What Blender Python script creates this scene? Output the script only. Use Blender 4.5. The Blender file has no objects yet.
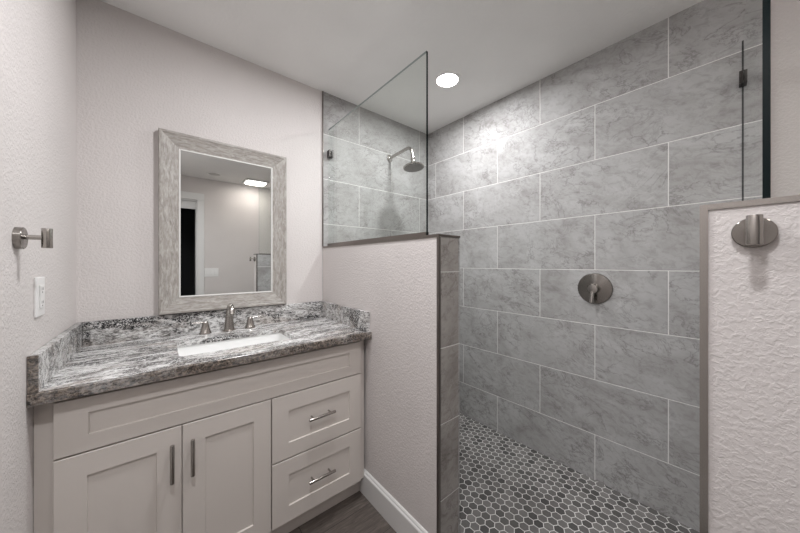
import bpy, bmesh, math, random
from mathutils import Vector, Matrix
random.seed(4)
PI = math.pi
SC = bpy.context.scene
C = SC.collection

# ------------------------------------------------------------------ camera
cam = bpy.data.cameras.new('camera'); camo = bpy.data.objects.new('camera', cam); C.objects.link(camo)
camo.location = (0, 0, 1.205)
camo.rotation_euler = (PI/2, 0, -0.7106)
cam.sensor_width = 36; cam.lens = 287.352/800*36
cam.shift_x = -8.33/800; cam.shift_y = -2.48/800
cam.clip_start = 0.01
SC.camera = camo
# ------------------------------------------------------------------ world, exposure
w = bpy.data.worlds.new('world'); SC.world = w; w.use_nodes = True
w.node_tree.nodes['Background'].inputs[0].default_value = (0.8, 0.85, 0.9, 1)
w.node_tree.nodes['Background'].inputs[1].default_value = 0.3
SC.view_settings.view_transform = 'Standard'; SC.view_settings.look = 'None'
SC.view_settings.gamma = 1; SC.view_settings.use_curve_mapping = False
SC.view_settings.exposure = 1.3
P_SHOWER, P_VANITY, P_ENTRY, P_FAN = 4.8, 6.0, 4.5, 0.35
LAMP_COL = (0.975, 0.98, 1.0)

# ------------------------------------------------------------------ dimensions
H = 2.386                 # ceiling
FB = -0.035               # bathroom floor
XL, XP, XT = -0.278, 0.839, 1.842
YB, YR = 1.876, -1.13     # mirror wall, rear wall
PT = 0.13                 # pony wall thickness
ZP = 1.325                # pony wall top
YE = 0.79                 # near end of left pony wall
Y0, Y1 = -0.08, 0.055     # rear half wall
S = 0.3077                # tile height

# ------------------------------------------------------------------ node helpers
class NT:
    def __init__(self, name):
        m = bpy.data.materials.new(name); m.use_nodes = True
        self.m = m; self.t = m.node_tree; self.n = self.t.nodes; self.l = self.t.links
        self.b = self.n['Principled BSDF']
    def node(self, kind, **kw):
        x = self.n.new(kind)
        for k, v in kw.items(): setattr(x, k, v)
        return x
    def put(self, sock, v):
        if isinstance(v, bpy.types.NodeSocket): self.l.new(v, sock)
        elif v is not None: sock.default_value = v
    def math(self, op, a, b=None, c=None, clamp=False):
        x = self.node('ShaderNodeMath', operation=op); x.use_clamp = clamp
        self.put(x.inputs[0], a); self.put(x.inputs[1], b); self.put(x.inputs[2], c)
        return x.outputs[0]
    def vmath(self, op, a, b=None, scale=None):
        x = self.node('ShaderNodeVectorMath', operation=op)
        self.put(x.inputs[0], a); self.put(x.inputs[1], b)
        if scale is not None: self.put(x.inputs['Scale'], scale)
        return x.outputs['Value'] if op in ('LENGTH', 'DOT_PRODUCT') else x.outputs[0]
    def pos(self): return self.node('ShaderNodeNewGeometry').outputs['Position']
    def sep(self, v):
        x = self.node('ShaderNodeSeparateXYZ'); self.put(x.inputs[0], v); return x.outputs
    def comb(self, a, b, c):
        x = self.node('ShaderNodeCombineXYZ')
        for i, v in enumerate((a, b, c)): self.put(x.inputs[i], v)
        return x.outputs[0]
    def noise(self, vec, scale=5, detail=4, rough=.5, dist=0, dim='3D', w=None, lac=2.0, kind=None):
        x = self.node('ShaderNodeTexNoise', noise_dimensions=dim)
        if kind: x.noise_type = kind
        self.put(x.inputs['Vector'], vec)
        if w is not None: self.put(x.inputs['W'], w)
        x.inputs['Scale'].default_value = scale; x.inputs['Detail'].default_value = detail
        x.inputs['Roughness'].default_value = rough; x.inputs['Distortion'].default_value = dist
        x.inputs['Lacunarity'].default_value = lac
        return x.outputs[0]
    def ramp(self, f, stops, interp='LINEAR'):
        x = self.node('ShaderNodeValToRGB'); self.put(x.inputs[0], f); r = x.color_ramp; r.interpolation = interp
        while len(r.elements) < len(stops): r.elements.new(.5)
        for e, (p, c) in zip(r.elements, stops):
            e.position = p; e.color = (c, c, c, 1) if isinstance(c, (int, float)) else (*c, 1)
        return x.outputs[0]
    def mix(self, f, a, b, mode='MIX'):
        x = self.node('ShaderNodeMix', data_type='RGBA', blend_type=mode)
        self.put(x.inputs[0], f)
        for i, v in ((6, a), (7, b)):
            if isinstance(v, tuple) and len(v) == 3: v = (*v, 1)
            self.put(x.inputs[i], v)
        return x.outputs[2]
    def bump(self, h, dist, strength=1.0, normal=None):
        x = self.node('ShaderNodeBump'); self.put(x.inputs['Height'], h)
        x.inputs['Distance'].default_value = dist; x.inputs['Strength'].default_value = strength
        if normal is not None: self.put(x.inputs['Normal'], normal)
        return x.outputs[0]
    def set(self, **kw):
        for k, v in kw.items():
            k = {'color': 'Base Color', 'rough': 'Roughness', 'metal': 'Metallic', 'normal': 'Normal', 'spec': 'Specular IOR Level', 'aniso': 'Anisotropic'}.get(k, k)
            if isinstance(v, tuple) and len(v) == 3: v = (*v, 1)
            self.put(self.b.inputs[k], v)
        return self

def simple(name, col, rough=.5, metal=0, **kw):
    return NT(name).set(color=col, rough=rough, metal=metal, **kw).m

def paint(name, col, bump=.0007, scale=105, rough=.6, kd=True):
    t = NT(name); p = t.pos()
    n1 = t.noise(p, scale, 3, .55, .4)
    n2 = t.noise(p, scale*2.6, 2, .5)
    h = t.math('ADD', t.ramp(n1, [(.42, 0), (.62, 1)]), t.math('MULTIPLY', n2, .35))
    big = t.noise(p, 3, 2)
    c = t.mix(t.ramp(big, [(.3, 0), (.7, 1)]), tuple(x*.97 for x in col), tuple(min(1, x*1.02) for x in col))
    return t.set(color=c, rough=rough, spec=.3, normal=t.bump(h, bump)).m

def tile(name, axis, phase, vertical=True, tint=(1, 1, 1), seed=0.0, tinted=0.0):
    """large format stone-look tile; axis 0/1 = the horizontal world axis the courses run along"""
    t = NT(name); p = t.pos(); x = t.sep(p)
    z0 = .2502
    v = t.math('DIVIDE', t.math('SUBTRACT', x[2], z0), S)
    row = t.math('FLOOR', v)
    off = t.math('MULTIPLY', t.math('FLOORED_MODULO', row, 2.0), .5)
    u = t.math('ADD', t.math('DIVIDE', t.math('SUBTRACT', x[axis], phase), 2*S), off)
    col = t.math('FLOOR', u)
    fu, fv = t.math('FRACT', u), t.math('FRACT', v)
    eu = t.math('MULTIPLY', t.math('MINIMUM', fu, t.math('SUBTRACT', 1.0, fu)), 2*S)
    ev = t.math('MULTIPLY', t.math('MINIMUM', fv, t.math('SUBTRACT', 1.0, fv)), S)
    ed = t.math('MINIMUM', eu, ev) if vertical else ev
    grout = t.math('LESS_THAN', ed, .0019)
    wn = t.node('ShaderNodeTexWhiteNoise', noise_dimensions='3D')
    t.put(wn.inputs['Vector'], t.comb(col if vertical else 0.0, row, 3.7+seed))
    rnd, rcol = wn.outputs[0], wn.outputs[1]
    q = t.vmath('ADD', p, t.vmath('SCALE', rcol, None, 7.0))
    # diagonal flow: gently squash the coordinate across the flow
    qs = t.sep(q)
    a = t.comb(t.math('ADD', qs[axis], t.math('MULTIPLY', qs[2], .35)),
               t.math('SUBTRACT', t.math('MULTIPLY', qs[2], 1.5), t.math('MULTIPLY', qs[axis], .55)), t.math('MULTIPLY', rnd, 9.0))
    cloud = t.noise(a, 3.6, 7, .62, .9)
    fine = t.noise(a, 22, 7, .72, .7)
    warp = t.node('ShaderNodeTexNoise'); t.put(warp.inputs['Vector'], a); warp.inputs['Scale'].default_value = 6; warp.inputs['Detail'].default_value = 5; warp.inputs['Roughness'].default_value = .65
    aw = t.vmath('ADD', a, t.vmath('SCALE', t.vmath('SUBTRACT', warp.outputs['Color'], (.5, .5, .5)), None, .30))
    vo = t.node('ShaderNodeTexVoronoi', feature='DISTANCE_TO_EDGE'); t.put(vo.inputs['Vector'], aw); vo.inputs['Scale'].default_value = 5.0
    crack = t.ramp(vo.outputs['Distance'], [(0, 1), (.010, .7), (.035, 0)])
    vmask = t.ramp(t.noise(q, 4.2, 3, .6), [(.50, 0), (.58, 1)])
    vn = t.math('ABSOLUTE', t.math('SUBTRACT', t.noise(a, 5.5, 6, .62, 1.2), .5))
    vm = t.math('MULTIPLY', t.ramp(vn, [(0, 1), (.022, 0)]), t.ramp(t.noise(q, 3.3, 2), [(.44, 0), (.58, 1)]))
    vein2 = t.math('ABSOLUTE', t.math('SUBTRACT', t.noise(a, 6.3, 5, .6, 1.3), .53))
    vm2 = t.math('MULTIPLY', t.ramp(vein2, [(0, 1), (.018, 0)]), t.ramp(t.noise(q, 4.4, 2), [(.5, 0), (.64, 1)]))
    T = lambda c: tuple(a_*b_ for a_, b_ in zip(c, tint))
    c = t.ramp(cloud, [(.28, T((.29, .28, .272))), (.42, T((.385, .377, .37))), (.55, T((.44, .435, .43))), (.72, T((.49, .487, .483)))])
    c = t.mix(t.math('MULTIPLY', t.ramp(fine, [(.36, 1), (.52, 0)]), .40), c, T((.215, .198, .186)))
    c = t.mix(t.math('MULTIPLY', t.math('MULTIPLY', crack, vmask), .62), c, T((.18, .168, .16)))
    c = t.mix(t.math('MULTIPLY', vm, .55), c, T((.15, .14, .132)))
    c = t.mix(t.math('MULTIPLY', vm2, .5), c, T((.56, .555, .55)))
    c = t.mix(t.math('MULTIPLY', rnd, .08), c, T((.19, .185, .18)))
    c = t.mix(grout, c, (.74, .73, .71))
    r = t.mix(grout, t.ramp(fine, [(.3, .62), (.7, .50)]), (.8, .8, .8))
    h = t.math('ADD', t.math('MULTIPLY', t.ramp(ed, [(0.0, 0), (.0035, 1)]), 1.0), t.math('MULTIPLY', fine, .12))
    return t.set(color=c, rough=r, spec=.35, normal=t.bump(h, .0012)).m

def hexfloor():
    t = NT('shower floor hexagon mosaic'); x = t.sep(t.pos())
    a = .0428
    px = t.math('DIVIDE', t.math('SUBTRACT', x[0], 1.697-a*40), a)
    py = t.math('DIVIDE', t.math('SUBTRACT', x[1], .434-a*math.sqrt(3)*40), a)
    s3 = math.sqrt(3)
    def cell(ox, oy):
        qx = t.math('ADD', px, ox); qy = t.math('ADD', py, oy)
        gx = t.math('SUBTRACT', t.math('FLOORED_MODULO', qx, 1.0), .5)
        gy = t.math('SUBTRACT', t.math('FLOORED_MODULO', qy, s3), s3/2)
        return gx, gy
    ax, ay = cell(.5, s3/2); bx, by = cell(0.0, 0.0)
    la = t.math('ADD', t.math('MULTIPLY', ax, ax), t.math('MULTIPLY', ay, ay))
    lb = t.math('ADD', t.math('MULTIPLY', bx, bx), t.math('MULTIPLY', by, by))
    k = t.math('LESS_THAN', la, lb)
    def sel(u, v): return t.math('ADD', t.math('MULTIPLY', k, u), t.math('MULTIPLY', t.math('SUBTRACT', 1.0, k), v))
    gx, gy = sel(ax, bx), sel(ay, by)
    agx, agy = t.math('ABSOLUTE', gx), t.math('ABSOLUTE', gy)
    d = t.math('MAXIMUM', agx, t.math('ADD', t.math('MULTIPLY', agx, .5), t.math('MULTIPLY', agy, s3/2)))
    grout = t.math('GREATER_THAN', d, .5-.036)
    ix = t.math('ROUND', t.math('MULTIPLY', t.math('SUBTRACT', px, gx), 2.0))
    iy = t.math('ROUND', t.math('MULTIPLY', t.math('SUBTRACT', py, gy), 2/s3))
    wn = t.node('ShaderNodeTexWhiteNoise', noise_dimensions='2D'); t.put(wn.inputs['Vector'], t.comb(ix, iy, 0.0))
    r = wn.outputs[0]
    c = t.ramp(r, [(0, (.062, .059, .057)), (.14, (.088, .084, .08)), (.5, (.145, .138, .132)), (1, (.215, .206, .196))])
    n = t.noise(t.vmath('ADD', t.pos(), t.vmath('SCALE', wn.outputs[1], None, 3.0)), 28, 4, .6, .8)
    c = t.mix(t.math('MULTIPLY', t.ramp(n, [(.35, 1), (.65, 0)]), .3), c, (.10, .095, .09))
    c = t.mix(grout, c, (.76, .745, .72))
    h = t.ramp(d, [(.43, 1), (.47, 0)])
    return t.set(color=c, rough=t.mix(grout, (.42, .42, .42), (.85, .85, .85)), normal=t.bump(h, .001)).m

def granite():
    t = NT('speckled granite'); p = t.pos(); x = t.sep(p)
    # bands flow along the length of the top with a slight slant
    q = t.comb(t.math('MULTIPLY', t.math('ADD', x[0], t.math('MULTIPLY', x[1], .15)), .30),
               t.math('ADD', x[1], t.math('MULTIPLY', x[0], -.10)), t.math('MULTIPLY', x[2], 1.0))
    warp = t.noise(p, 4, 2)
    q = t.vmath('ADD', q, t.vmath('SCALE', t.comb(0.0, warp, warp), None, .10))
    bands = t.noise(q, 24, 8, .78, .5)
    fineb = t.noise(t.comb(t.math('MULTIPLY', x[0], .40), x[1], x[2]), 130, 6, .8, .5)
    spk = t.noise(p, 170, 4, .75, .6)
    patch = t.noise(q, 9, 4, .65, .6)
    c = t.ramp(bands, [(.36, (.16, .15, .142)), (.44, (.38, .365, .355)), (.51, (.60, .59, .58)), (.59, (.76, .755, .75))])
    tan = t.ramp(t.noise(q, 10, 3, .6, .5, dim='4D', w=4.0), [(.52, 0), (.60, 1)])
    c = t.mix(t.math('MULTIPLY', tan, .5), c, (.36, .30, .26))
    c = t.mix(t.math('MULTIPLY', t.ramp(fineb, [(.44, 1), (.485, 0)]), .80), c, (.07, .065, .062))
    c = t.mix(t.math('MULTIPLY', t.ramp(fineb, [(.54, 0), (.58, 1)]), .5), c, (.90, .895, .89))
    blk = t.math('MULTIPLY', t.ramp(spk, [(.48, 0), (.51, 1)]), t.ramp(patch, [(.51, 0), (.56, 1)]))
    c = t.mix(t.math('MULTIPLY', blk, .97), c, (.010, .010, .012))
    # front edge strip is mixed towards darker, browner speckle
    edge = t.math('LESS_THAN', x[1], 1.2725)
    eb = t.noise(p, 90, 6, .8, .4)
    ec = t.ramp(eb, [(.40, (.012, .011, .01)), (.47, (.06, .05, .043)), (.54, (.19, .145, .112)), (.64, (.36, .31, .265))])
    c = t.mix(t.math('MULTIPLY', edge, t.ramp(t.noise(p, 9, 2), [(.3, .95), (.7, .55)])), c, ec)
    return t.set(color=c, rough=.2, spec=.5).m

def planks():
    t = NT('dark wood-look vinyl plank floor'); p = t.pos(); x = t.sep(p)
    W, L = .18, 1.2
    v = t.math('DIVIDE', x[1], W); row = t.math('FLOOR', v)
    u = t.math('ADD', t.math('DIVIDE', x[0], L), t.math('MULTIPLY', row, .37)); col = t.math('FLOOR', u)
    wn = t.node('ShaderNodeTexWhiteNoise', noise_dimensions='2D'); t.put(wn.inputs['Vector'], t.comb(col, row, 0.0))
    q = t.comb(t.math('MULTIPLY', x[0], .12), x[1], t.math('MULTIPLY', wn.outputs[0], 20.0))
    g = t.noise(q, 60, 5, .65, 1.6); g2 = t.noise(q, 14, 3, .6, 2.0)
    c = t.ramp(g, [(.3, (.035, .028, .024)), (.52, (.12, .10, .088)), (.72, (.26, .225, .20))])
    c = t.mix(t.math('MULTIPLY', g2, .6), c, (.05, .041, .036))
    c = t.mix(t.math('MULTIPLY', wn.outputs[0], .35), c, (.12, .10, .088))
    fv, fu = t.math('FRACT', v), t.math('FRACT', u)
    e = t.math('MINIMUM', t.math('MULTIPLY', t.math('MINIMUM', fv, t.math('SUBTRACT', 1.0, fv)), W), t.math('MULTIPLY', t.math('MINIMUM', fu, t.math('SUBTRACT', 1.0, fu)), L))
    c = t.mix(t.math('LESS_THAN', e, .0012), c, (.012, .01, .009))
    return t.set(color=c, rough=.42, normal=t.bump(g, .0006)).m

def driftwood(name, axis):
    """grain runs along the given world axis"""
    t = NT(name); x = t.sep(t.pos())
    co = [x[0], x[1], x[2]]; co[axis] = t.math('MULTIPLY', co[axis], .22)
    q = t.comb(*co)
    g = t.noise(q, 95, 5, .7, .8); g2 = t.noise(t.pos(), 22, 4, .65, 1.2)
    c = t.ramp(g, [(.3, (.20, .178, .16)), (.5, (.36, .335, .31)), (.72, (.56, .54, .515))])
    c = t.mix(t.math('MULTIPLY', t.ramp(g2, [(.35, 1), (.6, 0)]), .35), c, (.30, .265, .235))
    return t.set(color=c, rough=.55, normal=t.bump(g, .0004)).m

def brushed(name, col=(.42, .395, .37), rough=.24, radial=False, horiz=False):
    t = NT(name)
    if radial:
        tg = t.node('ShaderNodeTangent', direction_type='RADIAL', axis='X')
        t.put(t.b.inputs['Tangent'], tg.outputs[0]); t.b.inputs['Anisotropic'].default_value = .9; t.b.inputs['Anisotropic Rotation'].default_value = .25
    n = t.noise(t.pos(), 300, 2)
    return t.set(color=col, metal=1.0, rough=rough).m

def glass(name, tint):
    t = NT(name); t.n.remove(t.b)
    out = t.n['Material Output']
    geo = t.node('ShaderNodeNewGeometry')
    ior = t.math('ADD', 1.5, t.math('MULTIPLY', geo.outputs['Backfacing'], 1/1.5-1.5))
    # the slab is drawn without bending rays, so both faces use the outside reflectance
    fr = t.node('ShaderNodeFresnel'); t.l.new(t.math('DIVIDE', 1.5, 1.0), fr.inputs['IOR'])
    inc = t.node('ShaderNodeFresnel'); inc.inputs['IOR'].default_value = 1.5
    d = t.math('ABSOLUTE', t.vmath('DOT_PRODUCT', geo.outputs['Incoming'], geo.outputs['Normal']))
    f = t.math('ADD', .04, t.math('MULTIPLY', t.math('POWER', t.math('SUBTRACT', 1.0, d), 5.0), .96))
    tr = t.node('ShaderNodeBsdfTransparent'); tr.inputs[0].default_value = (*tint, 1)
    gl = t.node('ShaderNodeBsdfGlossy'); gl.inputs['Roughness'].default_value = 0.0; gl.inputs[0].default_value = (1, 1, 1, 1)
    mx = t.node('ShaderNodeMixShader'); t.l.new(f, mx.inputs[0]); t.l.new(tr.outputs[0], mx.inputs[1]); t.l.new(gl.outputs[0], mx.inputs[2])
    t.l.new(mx.outputs[0], out.inputs[0])
    for x in (fr, inc): t.n.remove(x)
    return t.m

def emit(name, col, s):
    t = NT(name); t.set(color=(.9, .9, .9)); t.b.inputs['Emission Color'].default_value = (*col, 1); t.b.inputs['Emission Strength'].default_value = s
    return t.m

WALLC = (.66, .62, .605)
M = dict(
    wall=paint('warm greige textured wall paint', WALLC),
    ceil=paint('matt white ceiling paint', (.88, .87, .855), bump=.0006, scale=60, rough=.8),
    pony=paint('greige textured half wall paint', WALLC, bump=.0006, scale=110),
    tileT=tile('grey stone tile on valve wall', 1, .2308),
    tileH=tile('grey stone tile on shower head wall', 0, 1.124, seed=5.0),
    tileP=tile('grey stone tile on half wall end', 0, .3, vertical=False, seed=9.0, tint=(.92, .87, .83)),
    tileQ=tile('grey stone tile inside half wall', 1, .2308, seed=12.0),
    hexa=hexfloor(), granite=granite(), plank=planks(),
    woodv=driftwood('weathered wood frame upright', 2), woodh=driftwood('weathered wood frame rail', 0),
    cab=simple('satin greige cabinet paint', (.65, .60, .56), .42),
    cabin=simple('cabinet inside', (.35, .32, .30), .6),
    trim=simple('white trim paint', (.72, .71, .70), .35),
    plastic=simple('white plastic', (.80, .79, .78), .3),
    slot=simple('dark slot', (.03, .03, .03), .6),
    nickel=brushed('brushed nickel'), nickelr=brushed('brushed nickel disc', (.30, .28, .26), .22, radial=True),
    chrome=brushed('polished nickel', (.62, .60, .58), .14),
    clip=brushed('dark bronze clip metal', (.07, .065, .062), .3),
    edge=brushed('dark nickel edge profile', (.22, .195, .18), .32),
    porcelain=simple('white porcelain', (.86, .86, .85), .12),
    mirror=simple('silvered mirror glass', (.84, .86, .85), 0.0, 1.0),
    bead=simple('pale inner bead', (.70, .69, .67), .4),
    glass=glass('clear shower glass', (.965, .982, .972)),
    gtop=simple('glass top edge with painted-in highlight', (.34, .38, .37), .2),  # pale tone paints in the bright line of light along the top edge
    gedge=simple('glass end edge with painted-in dark reflection', (.004, .009, .010), .15, spec=.15),  # near-black colour stands in for internal reflection darkening the end edges
    lens=emit('lit lamp lens', (1, .98, .95), 9.0), lensoff=simple('unlit lamp lens', (.55, .54, .52), .4),
    dark=simple('closet with painted-in shade', (.03, .03, .032), .8),  # near-black colour paints in the shade of an unlit closet
    rubber=simple('grey nozzle rubber', (.27, .26, .25), .6),
)

# ------------------------------------------------------------------ mesh helpers
def add_box(bm, a, b, bevel=0.0, seg=2):
    x0, y0, z0 = [min(a[i], b[i]) for i in range(3)]; x1, y1, z1 = [max(a[i], b[i]) for i in range(3)]
    r = bmesh.ops.create_cube(bm, size=1)
    vs = r['verts']
    for v in vs:
        v.co = Vector(((x0+x1)/2+v.co.x*(x1-x0), (y0+y1)/2+v.co.y*(y1-y0), (z0+z1)/2+v.co.z*(z1-z0)))
    if bevel > 0:
        es = list({e for v in vs for e in v.link_edges})
        bmesh.ops.bevel(bm, geom=es, offset=bevel, segments=seg, affect='EDGES', profile=.5)
    return bm
def box(a, b, bevel=0.0, seg=2): return add_box(bmesh.new(), a, b, bevel, seg)

def frame_to(axis):
    return Vector((0, 0, 1)).rotation_difference(Vector(axis).normalized()).to_matrix().to_4x4()
def add_lathe(bm, prof, origin, axis=(0, 0, 1), n=40, cap=True):
    """prof = [(radius, height)...] along axis"""
    R = Matrix.Translation(Vector(origin)) @ frame_to(axis)
    rings = []
    for r, h in prof:
        if r < 1e-6: rings.append([bm.verts.new(R @ Vector((0, 0, h)))])
        else: rings.append([bm.verts.new(R @ Vector((r*math.cos(2*PI*i/n), r*math.sin(2*PI*i/n), h))) for i in range(n)])
    for A, B in zip(rings, rings[1:]):
        for i in range(n):
            j = (i+1) % n
            if len(A) == 1 and len(B) == 1: continue
            if len(A) == 1: bm.faces.new((A[0], B[j], B[i]))
            elif len(B) == 1: bm.faces.new((A[i], A[j], B[0]))
            else: bm.faces.new((A[i], A[j], B[j], B[i]))
    if cap:
        for ring in (rings[0], rings[-1]):
            if len(ring) > 1: bm.faces.new(ring)
    bmesh.ops.recalc_face_normals(bm, faces=bm.faces)
    return bm
def add_cyl(bm, p, q, r, n=24, bev=0.0):
    p, q = Vector(p), Vector(q); L = (q-p).length; b = min(bev, r*.9)
    prof = [(r, 0), (r, L)] if b <= 0 else [(r-b, 0), (r-b*.3, b*.3), (r, b), (r, L-b), (r-b*.3, L-b*.3), (r-b, L)]
    return add_lathe(bm, prof, p, q-p, n)
def smooth_path(pts, n=8):
    out = []
    P = [Vector(p) for p in pts]; P = [P[0]*2-P[1]] + P + [P[-1]*2-P[-2]]
    for i in range(1, len(P)-2):
        for k in range(n):
            t = k/n; a, b, c, d = P[i-1], P[i], P[i+1], P[i+2]
            out.append(.5*((2*b)+(c-a)*t+(2*a-5*b+4*c-d)*t*t+(3*b-a-3*c+d)*t**3))
    out.append(P[-2]); return out
def add_tube(bm, path, radii, n=20, flat=None):
    """sweep; flat(i) -> (side scale, depth scale)"""
    up = Vector((0, 0, 1)); rings = []; N = len(path)
    prev = None
    for i, p in enumerate(path):
        tdir = (path[min(i+1, N-1)]-path[max(i-1, 0)]).normalized()
        ref = Vector((1, 0, 0)) if prev is None else prev
        sx = (ref - tdir*ref.dot(tdir)).normalized(); prev = sx; sy = tdir.cross(sx)
        r = radii[i] if isinstance(radii, list) else radii
        a, b = (r, r) if not isinstance(r, tuple) else r
        rings.append([bm.verts.new(p+sx*math.cos(2*PI*k/n)*a+sy*math.sin(2*PI*k/n)*b) for k in range(n)])
    for A, B in zip(rings, rings[1:]):
        for k in range(n): bm.faces.new((A[k], A[(k+1) % n], B[(k+1) % n], B[k]))
    bm.faces.new(rings[0]); bm.faces.new(rings[-1])
    bmesh.ops.recalc_face_normals(bm, faces=bm.faces)
    return bm
def ring_slab(bm, outer, inner, z0, z1):
    """flat slab between z0 and z1 with a hole; outer/inner = lists of (x, y)"""
    for z in (z0, z1):
        es = []
        for loop in (outer, inner):
            vs = [bm.verts.new((x, y, z)) for x, y in loop]
            es += [bm.edges.new((vs[i], vs[(i+1) % len(vs)])) for i in range(len(vs))]
            if z == z0: (setattr(ring_slab, 'lo', getattr(ring_slab, 'lo', [])+[vs]))
            else: (setattr(ring_slab, 'hi', getattr(ring_slab, 'hi', [])+[vs]))
        bmesh.ops.triangle_fill(bm, use_beauty=True, use_dissolve=False, edges=es)
    for A, B in zip(ring_slab.lo, ring_slab.hi):
        for i in range(len(A)):
            j = (i+1) % len(A); bm.faces.new((A[i], A[j], B[j], B[i]))
    ring_slab.lo = []; ring_slab.hi = []
    bmesh.ops.recalc_face_normals(bm, faces=bm.faces)
    return bm
def rrect(x0, x1, y0, y1, r, n=6):
    out = []
    for cx, cy, a0 in ((x1-r, y1-r, 0), (x0+r, y1-r, 90), (x0+r, y0+r, 180), (x1-r, y0+r, 270)):
        for k in range(n+1):
            a = math.radians(a0+90*k/n); out.append((cx+r*math.cos(a), cy+r*math.sin(a)))
    return out

ORI = {}
def obj(name, bm, mats, parent=None, origin=None, smooth=False):
    o0 = ORI[parent.name] if parent else Vector(origin or (0, 0, 0))
    for v in bm.verts: v.co -= o0
    me = bpy.data.meshes.new(name); bm.to_mesh(me); bm.free()
    for m in (mats if isinstance(mats, (list, tuple)) else [mats]): me.materials.append(m)
    o = bpy.data.objects.new(name, me); C.objects.link(o)
    if smooth:
        for f in me.polygons: f.use_smooth = True
        me.set_sharp_from_angle(angle=math.radians(38))
    if parent: o.parent = parent
    else: o.location = o0
    ORI[o.name] = o0
    return o
def tag(o, label, cat, group=None):
    o['label'] = label; o['category'] = cat
    if group: o['group'] = group
    return o
def thing(name, loc, label, cat, group=None):
    o = bpy.data.objects.new(name, None); C.objects.link(o); o.location = loc; o.empty_display_size = .05
    ORI[o.name] = Vector(loc); return tag(o, label, cat, group)
def struct(name, bm, mats, parent=None, label=None, **k):
    o = obj(name, bm, mats, parent, **k)
    if not parent: o['kind'] = 'structure'
    if label: o['label'] = label
    return o

# ================================================================== STRUCTURE
struct('floor', box((XL-.12, YR-1.3, FB-.1), (XP+PT/2, YB+.12, FB)), M['plank'], label='dark wood-look plank floor in front of the vanity')
struct('floor_rear', box((XP+PT/2, YR-.12, FB-.1), (XT+.12, Y0+.02, FB)), M['plank'])
struct('floor_shower', box((XP+.02, Y0+.02, -.12), (XT+.12, YB+.12, -.006)), M['hexa'], label='shower floor of small grey hexagon mosaic tiles with pale grout')
struct('ceiling', box((XL-.12, YR-1.3, H), (XT+.15, YB+.12, H+.1)), M['ceil'], label='plain white ceiling')
struct('wall_left', box((XL-.12, YR-.12, FB), (XL, YB+.12, H)), M['wall'], label='textured greige wall left of the vanity')
struct('wall_back', box((XL, YB, FB), (XT+.12, YB+.12, H)), M['wall'], label='textured greige wall behind the mirror')
struct('wall_shower_head', box((XP, YB-.006, -.02), (XT, YB, H)), M['tileH'], label='grey tiled shower wall carrying the shower head')
struct('wall_right', box((XT+.008, YR-.12, FB), (XT+.12, YB, H)), M['wall'], label='textured greige wall beyond the glass panel at far right')
struct('wall_shower_valve', box((XT, -.07, -.02), (XT+.008, YB-.006, H)), M['tileT'], label='long grey stone tiled shower wall carrying the valve')
# rear wall with the closet opening
DX0, DX1, DZ = -.20, .372, 2.075
bm = bmesh.new()
add_box(bm, (XL, YR-.12, FB), (DX0, YR, H)); add_box(bm, (DX1, YR-.12, FB), (XT+.008, YR, H)); add_box(bm, (DX0, YR-.12, DZ), (DX1, YR, H))
struct('wall_rear', bm, M['wall'])
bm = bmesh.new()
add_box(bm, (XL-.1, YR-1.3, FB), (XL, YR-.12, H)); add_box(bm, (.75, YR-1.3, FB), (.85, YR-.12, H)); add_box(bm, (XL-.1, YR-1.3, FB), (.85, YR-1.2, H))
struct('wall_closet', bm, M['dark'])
# door casing, jamb and fascia board (seen in the mirror)
bm = bmesh.new()
for x0, x1 in ((DX0-.072, DX0), (DX1, DX1+.08)): add_box(bm, (x0, YR, FB), (x1, YR+.018, DZ), .004)
add_box(bm, (DX0-.072, YR, DZ), (DX1+.08, YR+.018, DZ+.095), .004)
dr = struct('door_1', bm, M['trim'], label='white cased closet doorway seen in the mirror')
bm = box((DX0, YR-.12, FB), (DX0+.014, YR, DZ)); add_box(bm, (DX1-.014, YR-.12, FB), (DX1, YR, DZ)); add_box(bm, (DX0, YR-.12, DZ-.014), (DX1, YR, DZ))
obj('jamb', bm, M['trim'], dr)
obj('fascia_board', box((DX0+.014, YR-.05, 1.955), (DX1-.014, YR-.03, DZ-.014)), M['trim'], dr)
# pony (half) walls
pw = struct('wall_pony_left', box((XP, YE+.009, FB), (XP+PT-.008, YB-.006, ZP-.009)), M['pony'], label='greige half wall between vanity and shower')
obj('end_tile', box((XP+.001, YE, -.035), (XP+PT-.0085, YE+.009, ZP-.009)), M['tileP'], pw)
obj('inner_tile', box((XP+PT-.008, YE, -.006), (XP+PT, YB-.006, ZP-.009)), M['tileQ'], pw)
obj('cap_tile', box((XP+.003, YE+.003, ZP-.009), (XP+PT-.003, YB-.006, ZP-.001)), M['tileP'], pw)
bm = box((XP-.003, YE-.003, FB), (XP+.009, YE+.008, ZP-.0121)); add_box(bm, (XP-.003, YE-.003, ZP-.012), (XP+.003, YB-.006, ZP)); add_box(bm, (XP+.0031, YE-.003, ZP-.008), (XP+PT+.002, YE+.003, ZP))

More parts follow.
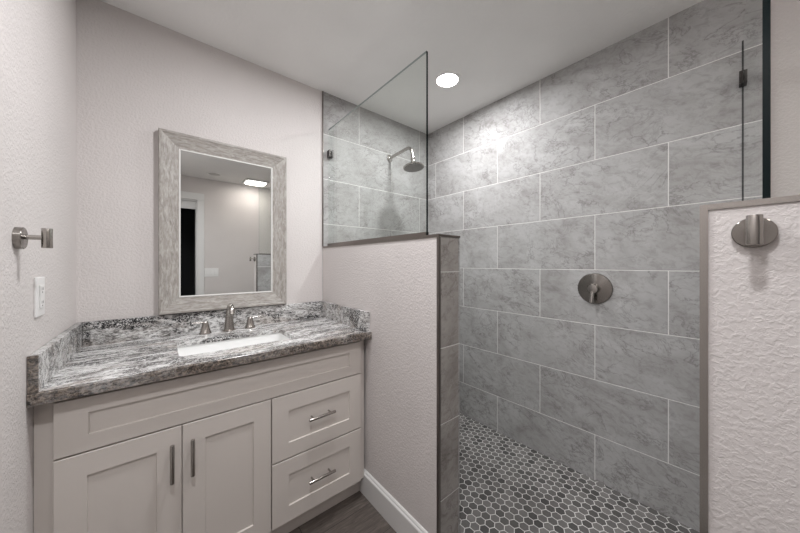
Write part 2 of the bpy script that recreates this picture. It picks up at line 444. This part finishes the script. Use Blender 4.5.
tl = obj('metal_edge_profile', bm, M['edge'], pw); tl['label'] = 'dark metal edge profile'
pr_ = struct('wall_pony_rear', box((XP, Y0, FB), (XT, Y1-.009, ZP-.009), .003), M['pony'], label='greige half wall at right with robe hook on its end')
obj('inner_tile', box((XP+.010, Y1-.009, -.006), (XT, Y1, ZP-.009)), M['tileH'], pr_)
obj('cap_tile', box((XP+.009, Y0+.003, ZP-.009), (XT, Y1-.002, ZP-.001)), M['tileP'], pr_)
bm = box((XP-.003, Y1-.010, FB), (XP+.009, Y1+.002, ZP)); add_box(bm, (XP-.003, Y0, ZP-.011), (XP+.009, Y1-.0101, ZP)); add_box(bm, (XP+.0091, Y1-.006, ZP-.008), (XT, Y1+.002, ZP))
tl = obj('metal_edge_profile', bm, M['nickel'], pr_); tl['label'] = 'brushed metal edge profile'
# vertical edge profile where wall paint meets shower tile
struct('trim_1', box((XP-.004, YB-.010, ZP), (XP+.002, YB, H)), M['edge'], label='thin dark metal strip where paint meets shower tile')
# baseboards
def baseboard(name, a, b, n, label=None):
    """a->b along wall, n = outward normal, profiled top"""
    a, b, n = Vector((*a, 0)), Vector((*b, 0)), Vector((*n, 0))
    prof = [(0, FB), (.015, FB), (.015, FB+.108), (.013, FB+.113), (.009, FB+.116), (.007, FB+.123), (.003, FB+.127), (0, FB+.128)]
    bm = bmesh.new(); A = [bm.verts.new(a+n*d+Vector((0, 0, z))) for d, z in prof]; B = [bm.verts.new(b+n*d+Vector((0, 0, z))) for d, z in prof]
    for i in range(len(prof)): j = (i+1) % len(prof); bm.faces.new((A[i], A[j], B[j], B[i]))
    bm.faces.new(A); bm.faces.new(B); bmesh.ops.recalc_face_normals(bm, faces=bm.faces)
    struct(name, bm, M['trim'], label=label)
baseboard('baseboard_pony', (XP, YE+.01), (XP, 1.366), (-1, 0), 'white baseboard at the foot of the half wall')
baseboard('baseboard_pony_rear', (XP, Y0), (XP, Y1-.012), (-1, 0))
baseboard('baseboard_left', (XL, YR+.02), (XL, 1.28), (1, 0))
baseboard('baseboard_rear', (DX1+.08, YR), (XT, YR), (0, 1))
baseboard('baseboard_right', (XT+.008, YR+.014), (XT+.008, Y0), (-1, 0))

# ================================================================== LAMPS
def area(name, loc, power, size, parent=None, rect=None, spread=None, col=LAMP_COL):
    l = bpy.data.lights.new(name, 'AREA'); l.energy = power; l.color = col
    if rect: l.shape = 'RECTANGLE'; l.size, l.size_y = rect
    else: l.shape = 'DISK'; l.size = size
    if spread: l.spread = spread
    o = bpy.data.objects.new(name, l); C.objects.link(o)
    o.location = Vector(loc)-(ORI[parent.name] if parent else Vector()); o.parent = parent
    return o
def downlight(x, y, label, power, lit=True, spread=math.radians(178)):
    t = thing('recessed_light', (x, y, H), label, 'ceiling light')
    bm = bmesh.new()
    add_lathe(bm, [(.066, -.0005), (.068, -.005), (.076, -.007), (.086, -.004), (.088, 0.0), (.066, 0.0)], (x, y, H), n=48, cap=False)
    obj('trim_ring', bm, M['ceil'], t, smooth=True)
    bm = bmesh.new(); add_lathe(bm, [(0, -.0045), (.060, -.004), (.067, -.001), (.067, 0), (0, 0)], (x, y, H), n=48, cap=False)
    obj('lens', bm, M['lens'] if lit else M['lensoff'], t, smooth=True)
    if lit: area('lamp', (x, y, H-.009), power, .125, t, spread=spread)
    return t
downlight(1.393, 1.234, 'round lit recessed ceiling light above the shower', P_SHOWER)
downlight(.52, .95, 'round lit recessed ceiling light in front of the vanity', P_VANITY)
downlight(-.02, .08, 'round lit recessed ceiling light behind the camera', P_ENTRY, spread=math.radians(150))
t = downlight(.53, -.80, 'small unlit round ceiling fitting seen dimly in the mirror', 0, False)
fx, fy = 1.03, -.84
t = thing('exhaust_fan_light', (fx, fy, H), 'square ceiling fan light glowing in the mirror reflection', 'fan light')
bm = box((fx-.15, fy-.13, H-.022), (fx+.15, fy+.13, H), .006)
obj('housing', bm, M['trim'], t)
obj('lens', box((fx-.115, fy-.095, H-.030), (fx+.115, fy+.095, H-.0225), .003), M['lens'], t)
area('lamp', (fx, fy, H-.034), P_FAN, .2, t, rect=(.22, .18), col=(1.0, .80, .62))

# ================================================================== VANITY CABINET
YF = 1.305       # front of doors and drawers
v = thing('vanity_cabinet', (.28, 1.6, FB), 'greige shaker vanity cabinet with two doors and two drawers', 'vanity cabinet')
bm = bmesh.new()
for a_, b_ in (((-.277, YF+.0205, .06), (.826, YF+.040, .812)), ((-.277, YB-.012, .06), (.826, YB-.001, .812)), ((-.277, YF+.040, .06), (-.246, YB-.012, .812)), ((.802, YF+.040, .06), (.826, YB-.012, .812)), ((-.246, YF+.040, .06), (.802, YB-.012, .078))):
    add_box(bm, a_, b_)
obj('carcass', bm, M['cab'], v)
obj('toe_kick', box((-.277, 1.366, FB), (.824, 1.384, .06)), M['cab'], v)
def shaker(x0, x1, z0, z1, fx0, fx1, fz0, fz1):
    bm = bmesh.new(); y1 = YF+.0195; d = .0065
    a_, b_, c_, d_ = x0+fx0, x1-fx1, z0+fz0, z1-fz1
    def loop(l, r_, bt, tp, y): return [bm.verts.new(q) for q in ((l, y, bt), (r_, y, bt), (r_, y, tp), (l, y, tp))]
    e = .0015
    L = [loop(x0, x1, z0, z1, y1), loop(x0, x1, z0, z1, YF+e), loop(x0+e, x1-e, z0+e, z1-e, YF), loop(a_-.0008, b_+.0008, c_-.0008, d_+.0008, YF), loop(a_, b_, c_, d_, YF+.0008), loop(a_+.0008, b_-.0008, c_+.0008, d_-.0008, YF+d)]
    for A, B in zip(L, L[1:]):
        for i in range(4): j = (i+1) % 4; bm.faces.new((A[i], A[j], B[j], B[i]))
    bm.faces.new(L[0]); bm.faces.new(L[-1]); bmesh.ops.recalc_face_normals(bm, faces=bm.faces)
    return bm
def pull(parent, p, q, name='handle'):
    p, q = Vector(p), Vector(q); d = (q-p).normalized()
    bm = bmesh.new(); add_cyl(bm, p, q, .0066, 20, .0015)
    for e in (p+d*.022, q-d*.022): add_cyl(bm, e, (e.x, YF+.001, e.z), .0042, 14)
    h = obj(name, bm, M['nickel'], parent, smooth=True); h['label'] = 'brushed nickel bar handle'
obj('false_front', shaker(-.238, .796, .634, .799, .070, .068, .050, .048), M['cab'], v)
d1 = obj('door', shaker(-.238, .0555, .068, .629, .067, .067, .067, .070), M['cab'], v)
d2 = obj('door', shaker(.0585, .354, .068, .629, .067, .067, .067, .070), M['cab'], v)
w1 = obj('drawer', shaker(.3585, .796, .350, .629, .070, .068, .066, .071), M['cab'], v)
w2 = obj('drawer', shaker(.3585, .796, .068, .344, .070, .068, .070, .069), M['cab'], v)
pull(d1, (.029, YF-.030, .450), (.029, YF-.030, .582)); pull(d2, (.086, YF-.030, .450), (.086, YF-.030, .580))
pull(w1, (.508, YF-.030, .497), (.636, YF-.030, .497)); pull(w2, (.508, YF-.030, .213), (.636, YF-.030, .213))

# ================================================================== COUNTERTOP
CT = .850; CB = .815; SB = .829; CYF = 1.268
SX0, SX1, SY0, SY1 = .052, .492, 1.402, 1.662
bm = bmesh.new()
ring_slab(bm, [(XL+.001, CYF), (XP-.001, CYF), (XP-.001, YB-.001), (XL+.001, YB-.001)], rrect(SX0, SX1, SY0, SY1, .022), SB, CT)
add_box(bm, (XL+.001, CYF, CB), (XP-.001, CYF+.034, SB))
es = [e for e in bm.edges if all(abs(vv.co.y-CYF) < 1e-5 and vv.co.z > CT-1e-5 for vv in e.verts) and abs(e.verts[0].co.z-e.verts[1].co.z) < 1e-5]
bmesh.ops.bevel(bm, geom=es, offset=.004, segments=3, affect='EDGES')
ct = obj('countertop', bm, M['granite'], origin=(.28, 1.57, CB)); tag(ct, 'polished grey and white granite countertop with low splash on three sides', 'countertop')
ct_p = ct
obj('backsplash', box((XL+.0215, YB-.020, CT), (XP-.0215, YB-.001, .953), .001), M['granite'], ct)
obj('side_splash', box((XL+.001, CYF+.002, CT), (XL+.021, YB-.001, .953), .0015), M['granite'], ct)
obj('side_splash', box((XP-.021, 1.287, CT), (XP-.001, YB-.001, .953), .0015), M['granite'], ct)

# sink
def bowl():
    bm = bmesh.new(); n = 6
    L = [(SX0-.012, SX1+.012, SY0-.012, SY1+.012, .03, SB-.0005), (SX0-.004, SX1+.004, SY0-.004, SY1+.004, .028, SB-.0005),
         (SX0-.003, SX1+.003, SY0-.003, SY1+.003, .03, SB-.02), (SX0+.006, SX1-.006, SY0+.006, SY1-.006, .04, SB-.09), (SX0+.03, SX1-.03, SY0+.03, SY1-.03, .05, SB-.125), (SX0+.16, SX1-.16, SY0+.09, SY1-.09, .02, SB-.130)]
    rings = [[bm.verts.new((x, y, z)) for x, y in rrect(a, b, c, d, r, n)] for a, b, c, d, r, z in L]
    for A, B in zip(rings, rings[1:]):
        for i in range(len(A)): j = (i+1) % len(A); bm.faces.new((A[i], A[j], B[j], B[i]))
    bm.faces.new(rings[-1])
    bmesh.ops.recalc_face_normals(bm, faces=bm.faces)
    for f in bm.faces: f.normal_flip()
    ret = bmesh.ops.solidify(bm, geom=bm.faces[:], thickness=-.008)
    return bm
sk = thing('sink', (.267, 1.543, SB-.14), 'white rectangular undermount sink set in the granite countertop', 'sink')
obj('basin', bowl(), M['porcelain'], sk, smooth=True)
bm = bmesh.new(); add_lathe(bm, [(0, .003), (.012, .004), (.020, .003), (.022, 0), (0, 0)], (.267, 1.543, SB-.129), n=28, cap=False)
obj('drain', bm, M['chrome'], sk, smooth=True)

# faucet
fa = thing('widespread_faucet', (.276, 1.79, CT), 'brushed nickel widespread faucet with two lever handles behind the sink', 'faucet')
fx = .276; fyb = 1.790
# spout: flared rectangular-ish column that arches forward
path = smooth_path([(fx, fyb, CT), (fx, fyb, CT+.035), (fx, fyb-.002, CT+.085), (fx, fyb-.014, CT+.122), (fx, fyb-.042, CT+.137), (fx, fyb-.072, CT+.124), (fx, fyb-.086, CT+.096)], 6)
N = len(path)
rad = []
for i in range(N):
    u = i/(N-1)
    a = .026*(1-u/.45)+.0135*(u/.45) if u < .45 else .0135-(u-.45)*.004
    rad.append((a, a*.85))
bm = bmesh.new(); add_tube(bm, path, rad, 24)
add_cyl(bm, (fx, fyb, CT), (fx, fyb, CT+.006), .031, 32, .002)
obj('spout', bm, M['nickel'], fa, smooth=True)
for hx, dx in ((.172, -1), (.376, 1)):
    bm = bmesh.new()
    add_lathe(bm, [(.027, 0), (.027, .004), (.0235, .010), (.0175, .032), (.0135, .050), (.013, .056), (.010, .060), (0, .061)], (hx, fyb, CT), n=28)
    hb = obj('handle', bm, M['nickel'], fa, smooth=True)
    bm = bmesh.new(); pth = smooth_path([(hx-dx*.008, fyb, CT+.055), (hx+dx*.02, fyb-.001, CT+.058), (hx+dx*.055, fyb-.004, CT+.060)], 5)
    add_tube(bm, pth, [(.0025, .005-.002*k/10) for k in range(len(pth))], 14)
    obj('lever', bm, M['nickel'], hb, smooth=True)

# ================================================================== WALL MIRROR
mx0, mx1, mz0, mz1 = -.010, .590, .957, 1.866
D = .036
mi = thing('wall_mirror', ((mx0+mx1)/2, YB, mz0), 'rectangular wall mirror in a weathered grey-brown wooden frame', 'mirror')
def frame_piece(side):
    # profile across the width (w from outer edge, depth from wall)
    prof = [(0, .001), (0, D-.004), (.003, D), (.012, D), (.017, D-.003), (.074, .019), (.078, .019), (.078, .001)]
    bm = bmesh.new()
    def pt(w, d, end):
        if side == 'L': return (mx0+w, YB-d, (mz0+w) if end == 0 else (mz1-w))
        if side == 'R': return (mx1-w, YB-d, (mz0+w) if end == 0 else (mz1-w))
        if side == 'B': return ((mx0+w) if end == 0 else (mx1-w), YB-d, mz0+w)
        return ((mx0+w) if end == 0 else (mx1-w), YB-d, mz1-w)
    A = [bm.verts.new(pt(w_, d_, 0)) for w_, d_ in prof]; B = [bm.verts.new(pt(w_, d_, 1)) for w_, d_ in prof]
    for i in range(len(prof)): j = (i+1) % len(prof); bm.faces.new((A[i], A[j], B[j], B[i]))
    bm.faces.new(A); bm.faces.new(B); bmesh.ops.recalc_face_normals(bm, faces=bm.faces)
    return bm
for s in 'LR': obj('frame_side', frame_piece(s), M['woodv'], mi)
for s in 'BT': obj('frame_rail', frame_piece(s), M['woodh'], mi)
ix0, ix1, iz0, iz1 = mx0+.078, mx1-.078, mz0+.078, mz1-.078
bm = bmesh.new(); bw = .007
for a, b in (((ix0, iz0), (ix0+bw, iz1)), ((ix1-bw, iz0), (ix1, iz1)), ((ix0+bw, iz0), (ix1-bw, iz0+bw)), ((ix0+bw, iz1-bw), (ix1-bw, iz1))):
    add_box(bm, (a[0], YB-.021, a[1]), (b[0], YB-.006, b[1]), .002)
obj('inner_bead', bm, M['bead'], mi)
obj('mirror_glass', box((ix0+.002, YB-.014, iz0+.002), (ix1-.002, YB-.009, iz1-.002)), M['mirror'], mi)

# ================================================================== SHOWER GLASS
def pane(name, quad, z0, z1, label, endfaces):
    """quad: four (x, y) corners going round; endfaces take the painted dark edge"""
    bm = bmesh.new()
    lo = [bm.verts.new((x, y, z0)) for x, y in quad]; hi = [bm.verts.new((x, y, z1)) for x, y in quad]
    fs = []
    for i in range(4):
        j = (i+1) % 4; f = bm.faces.new((lo[i], lo[j], hi[j], hi[i])); f.material_index = 1 if i in endfaces else 0
    bm.faces.new(lo); f = bm.faces.new(hi); f.material_index = 2
    bmesh.ops.recalc_face_normals(bm, faces=bm.faces)
    t = thing(name, (quad[0][0], quad[0][1], z0), label, 'glass panel')
    obj('glass_pane', bm, [M['glass'], M['gedge'], M['gtop']], t)
    return t
GX = .878
g = pane('shower_glass_panel', [(GX, .900), (GX+.010, .900), (GX+.010, YB-.0065), (GX, YB-.0065)], ZP+.006, 2.137, 'clear fixed glass panel standing on the half wall beside the vanity', (0,))
bm = box((GX-.006, .900, ZP), (GX-.0005, YB-.007, ZP+.020)); add_box(bm, (GX+.0105, .900, ZP), (GX+.016, YB-.007, ZP+.020)); add_box(bm, (GX-.0005, .900, ZP), (GX+.0105, YB-.007, ZP+.0055))
ch = obj('base_channel', bm, M['edge'], g); ch['label'] = 'dark metal base channel'
bm = box((GX-.010, YB-.046, 1.935), (GX-.0005, YB-.007, 1.985), .001); add_box(bm, (GX+.0105, YB-.046, 1.935), (GX+.020, YB-.007, 1.985), .001)
c_ = obj('wall_clip', bm, M['clip'], g); c_['label'] = 'dark square metal wall clip'
a0 = Vector((.884, -.0305)); a1 = Vector((XT-.0005, -.0065)); dn = (a1-a0).normalized(); nn = Vector((-dn.y, dn.x))*.005
g2 = pane('shower_glass_panel', [tuple(a0-nn), tuple(a1-nn), tuple(a1+nn), tuple(a0+nn)], ZP+.006, 2.137, 'clear glass panel seen edge-on above the right half wall', (3,))
def along(s, off): p = a0+dn*s+nn/.005*off; return p
def abox(bm, s0, s1, o0, o1, z0, z1):
    q = [along(s0, o0), along(s1, o0), along(s1, o1), along(s0, o1)]
    lo = [bm.verts.new((p.x, p.y, z0)) for p in q]; hi = [bm.verts.new((p.x, p.y, z1)) for p in q]
    for i in range(4): j = (i+1) % 4; bm.faces.new((lo[i], lo[j], hi[j], hi[i]))
    bm.faces.new(lo); bm.faces.new(hi); bmesh.ops.recalc_face_normals(bm, faces=bm.faces)
Lg = (a1-a0).length
bm = bmesh.new(); abox(bm, 0, Lg, .0052, .008, ZP, ZP+.006); abox(bm, 0, Lg, -.008, -.0052, ZP, ZP+.006); abox(bm, 0, Lg, -.0052, .0052, ZP, ZP+.0055)
obj('base_channel', bm, M['edge'], g2)
bm = bmesh.new(); abox(bm, Lg-.045, Lg-.001, .0055, .016, 1.945, 1.995); abox(bm, Lg-.045, Lg-.001, -.016, -.0055, 1.945, 1.995)
c_ = obj('wall_clip', bm, M['clip'], g2); c_['label'] = 'dark square metal wall clip'
bm = bmesh.new(); abox(bm, Lg-.003, Lg, .0052, .0075, ZP+.006, 2.137); abox(bm, Lg-.003, Lg, -.0075, -.0052, ZP+.006, 2.137)
c_ = obj('wall_seal', bm, M['slot'], g2); c_['label'] = 'thin dark seal along the wall'

# ================================================================== SHOWER HEAD
sx = 1.407; sz = 2.063; sy = YB-.006
sh = thing('rain_shower', (sx, sy, sz), 'round brushed nickel rain shower head on a bent wall arm', 'shower head')
bm = bmesh.new(); add_lathe(bm, [(.031, 0), (.031, .003), (.026, .010), (.014, .014), (.011, .016)], (sx, sy, sz), (0, -1, 0), 32)
obj('flange', bm, M['chrome'], sh, smooth=True)
path = smooth_path([(sx, sy-.004, sz), (sx, sy-.10, sz+.006), (sx, sy-.20, sz+.012), (sx, sy-.245, sz+.009), (sx, sy-.268, sz-.012), (sx, sy-.279, sz-.045), (sx, sy-.286, sz-.075)], 7)
bm = bmesh.new(); add_tube(bm, path, .0118, 20); obj('arm', bm, M['nickel'], sh, smooth=True)
ax = Vector((0, -.13, -1)).normalized()
p0 = Vector((sx, sy-.285, sz-.074))
bm = bmesh.new()
add_lathe(bm, [(.012, 0), (.015, .003), (.015, .012), (.012, .015), (.017, .020), (.017, .030), (.020, .036), (.034, .048), (.055, .060), (.073, .066), (.078, .072), (.076, .078)], p0, ax, 44)
hd = obj('head', bm, M['nickel'], sh, smooth=True)
bm = bmesh.new(); add_lathe(bm, [(.070, .0785), (.070, .0795), (0, .0800)], p0, ax, 44, cap=False)
F = Matrix.Translation(p0) @ frame_to(ax)
for ring, cnt in ((.014, 6), (.028, 12), (.043, 18), (.058, 24)):
    for k in range(cnt):
        a = 2*PI*k/cnt; c0 = F @ Vector((ring*math.cos(a), ring*math.sin(a), .0795)); add_lathe(bm, [(.0022, 0), (.0016, .0025), (0, .0027)], c0, ax, 6, cap=False)
o = obj('spray_face', bm, M['rubber'], hd, smooth=True); o['label'] = 'darker dotted spray face'

# ================================================================== VALVE
vy, vz = .539, 1.068; vx = XT
sv = thing('shower_valve', (vx, vy, vz), 'round brushed nickel shower valve with a short lever on grey tiled wall', 'shower valve')
bm = bmesh.new(); add_lathe(bm, [(.086, 0), (.086, .004), (.083, .008), (.030, .013), (.028, .013), (0, .0131)], (vx, vy, vz), (-1, 0, 0), 64)
o = obj('escutcheon', bm, M['nickelr'], sv, smooth=True)
bm = bmesh.new(); add_lathe(bm, [(.027, .012), (.027, .040), (.024, .045), (.010, .047), (0, .047)], (vx, vy, vz), (-1, 0, 0), 40)
h_ = obj('handle', bm, M['nickel'], sv, smooth=True)
bm = bmesh.new(); pth = smooth_path([(vx-.036, vy, vz-.010), (vx-.042, vy+.001, vz-.035), (vx-.050, vy+.003, vz-.075)], 6)
add_tube(bm, pth, [(.010-.003*k/12, .012-.003*k/12) for k in range(len(pth))], 16)
obj('lever', bm, M['nickel'], h_, smooth=True)

# ================================================================== ROBE HOOKS
def hook(x, y, z, s, label):
    t = thing('robe_hook', (x, y, z), label, 'robe hook', )
    bm = bmesh.new(); add_lathe(bm, [(.028, 0), (.028, .012), (.0265, .0135), (0, .0137)], (x, y, z), (s, 0, 0), 48)
    obj('rosette', bm, M['nickelr'], t, smooth=True)
    bm = bmesh.new(); add_cyl(bm, (x+s*.010, y, z+.003), (x+s*.042, y, z+.003), .0062, 18)
    obj('post', bm, M['nickel'], t, smooth=True)
    bm = bmesh.new(); add_cyl(bm, (x+s*.050, y, z-.024), (x+s*.050, y, z+.028), .0100, 32, .001)
    obj('peg', bm, M['nickel'], t, smooth=True)
hook(XL, 1.197, 1.271, 1, 'brushed nickel robe hook on the left wall above the outlet')
hook(XP, -.014, 1.263, -1, 'brushed nickel robe hook on the end of the right half wall')

# ================================================================== OUTLET, SWITCHES
oy, oz = 1.368, 1.108
t = thing('electrical_outlet', (XL, oy, oz), 'white outlet plate on the left wall above the counter', 'outlet')
obj('cover_plate', box((XL, oy-.038, oz-.058), (XL+.006, oy+.038, oz+.058), .002), M['plastic'], t)
rc = obj('receptacle', box((XL+.006, oy-.017, oz-.034), (XL+.009, oy+.017, oz+.034), .001), M['plastic'], t)
for dz in (-.020, .020):
    for dy in (-.006, .006): obj('slot', box((XL+.0085, oy+dy-.0008, oz+dz-.001), (XL+.0093, oy+dy+.0008, oz+dz+.007)), M['slot'], rc)
    obj('slot', box((XL+.0085, oy-.002, oz+dz-.009), (XL+.0093, oy+.002, oz+dz-.005)), M['slot'], rc)
qx, qz = .536, 1.088
t = thing('light_switch', (qx, YR, qz), 'white three-gang switch plate beside the closet doorway, seen in the mirror', 'light switch')
obj('cover_plate', box((qx-.082, YR, qz-.06), (qx+.082, YR+.006, qz+.06), .002), M['plastic'], t)
for k in (-1, 0, 1): obj('rocker', box((qx+k*.046-.016, YR+.006, qz-.033), (qx+k*.046+.016, YR+.011, qz+.033), .002), M['plastic'], t)
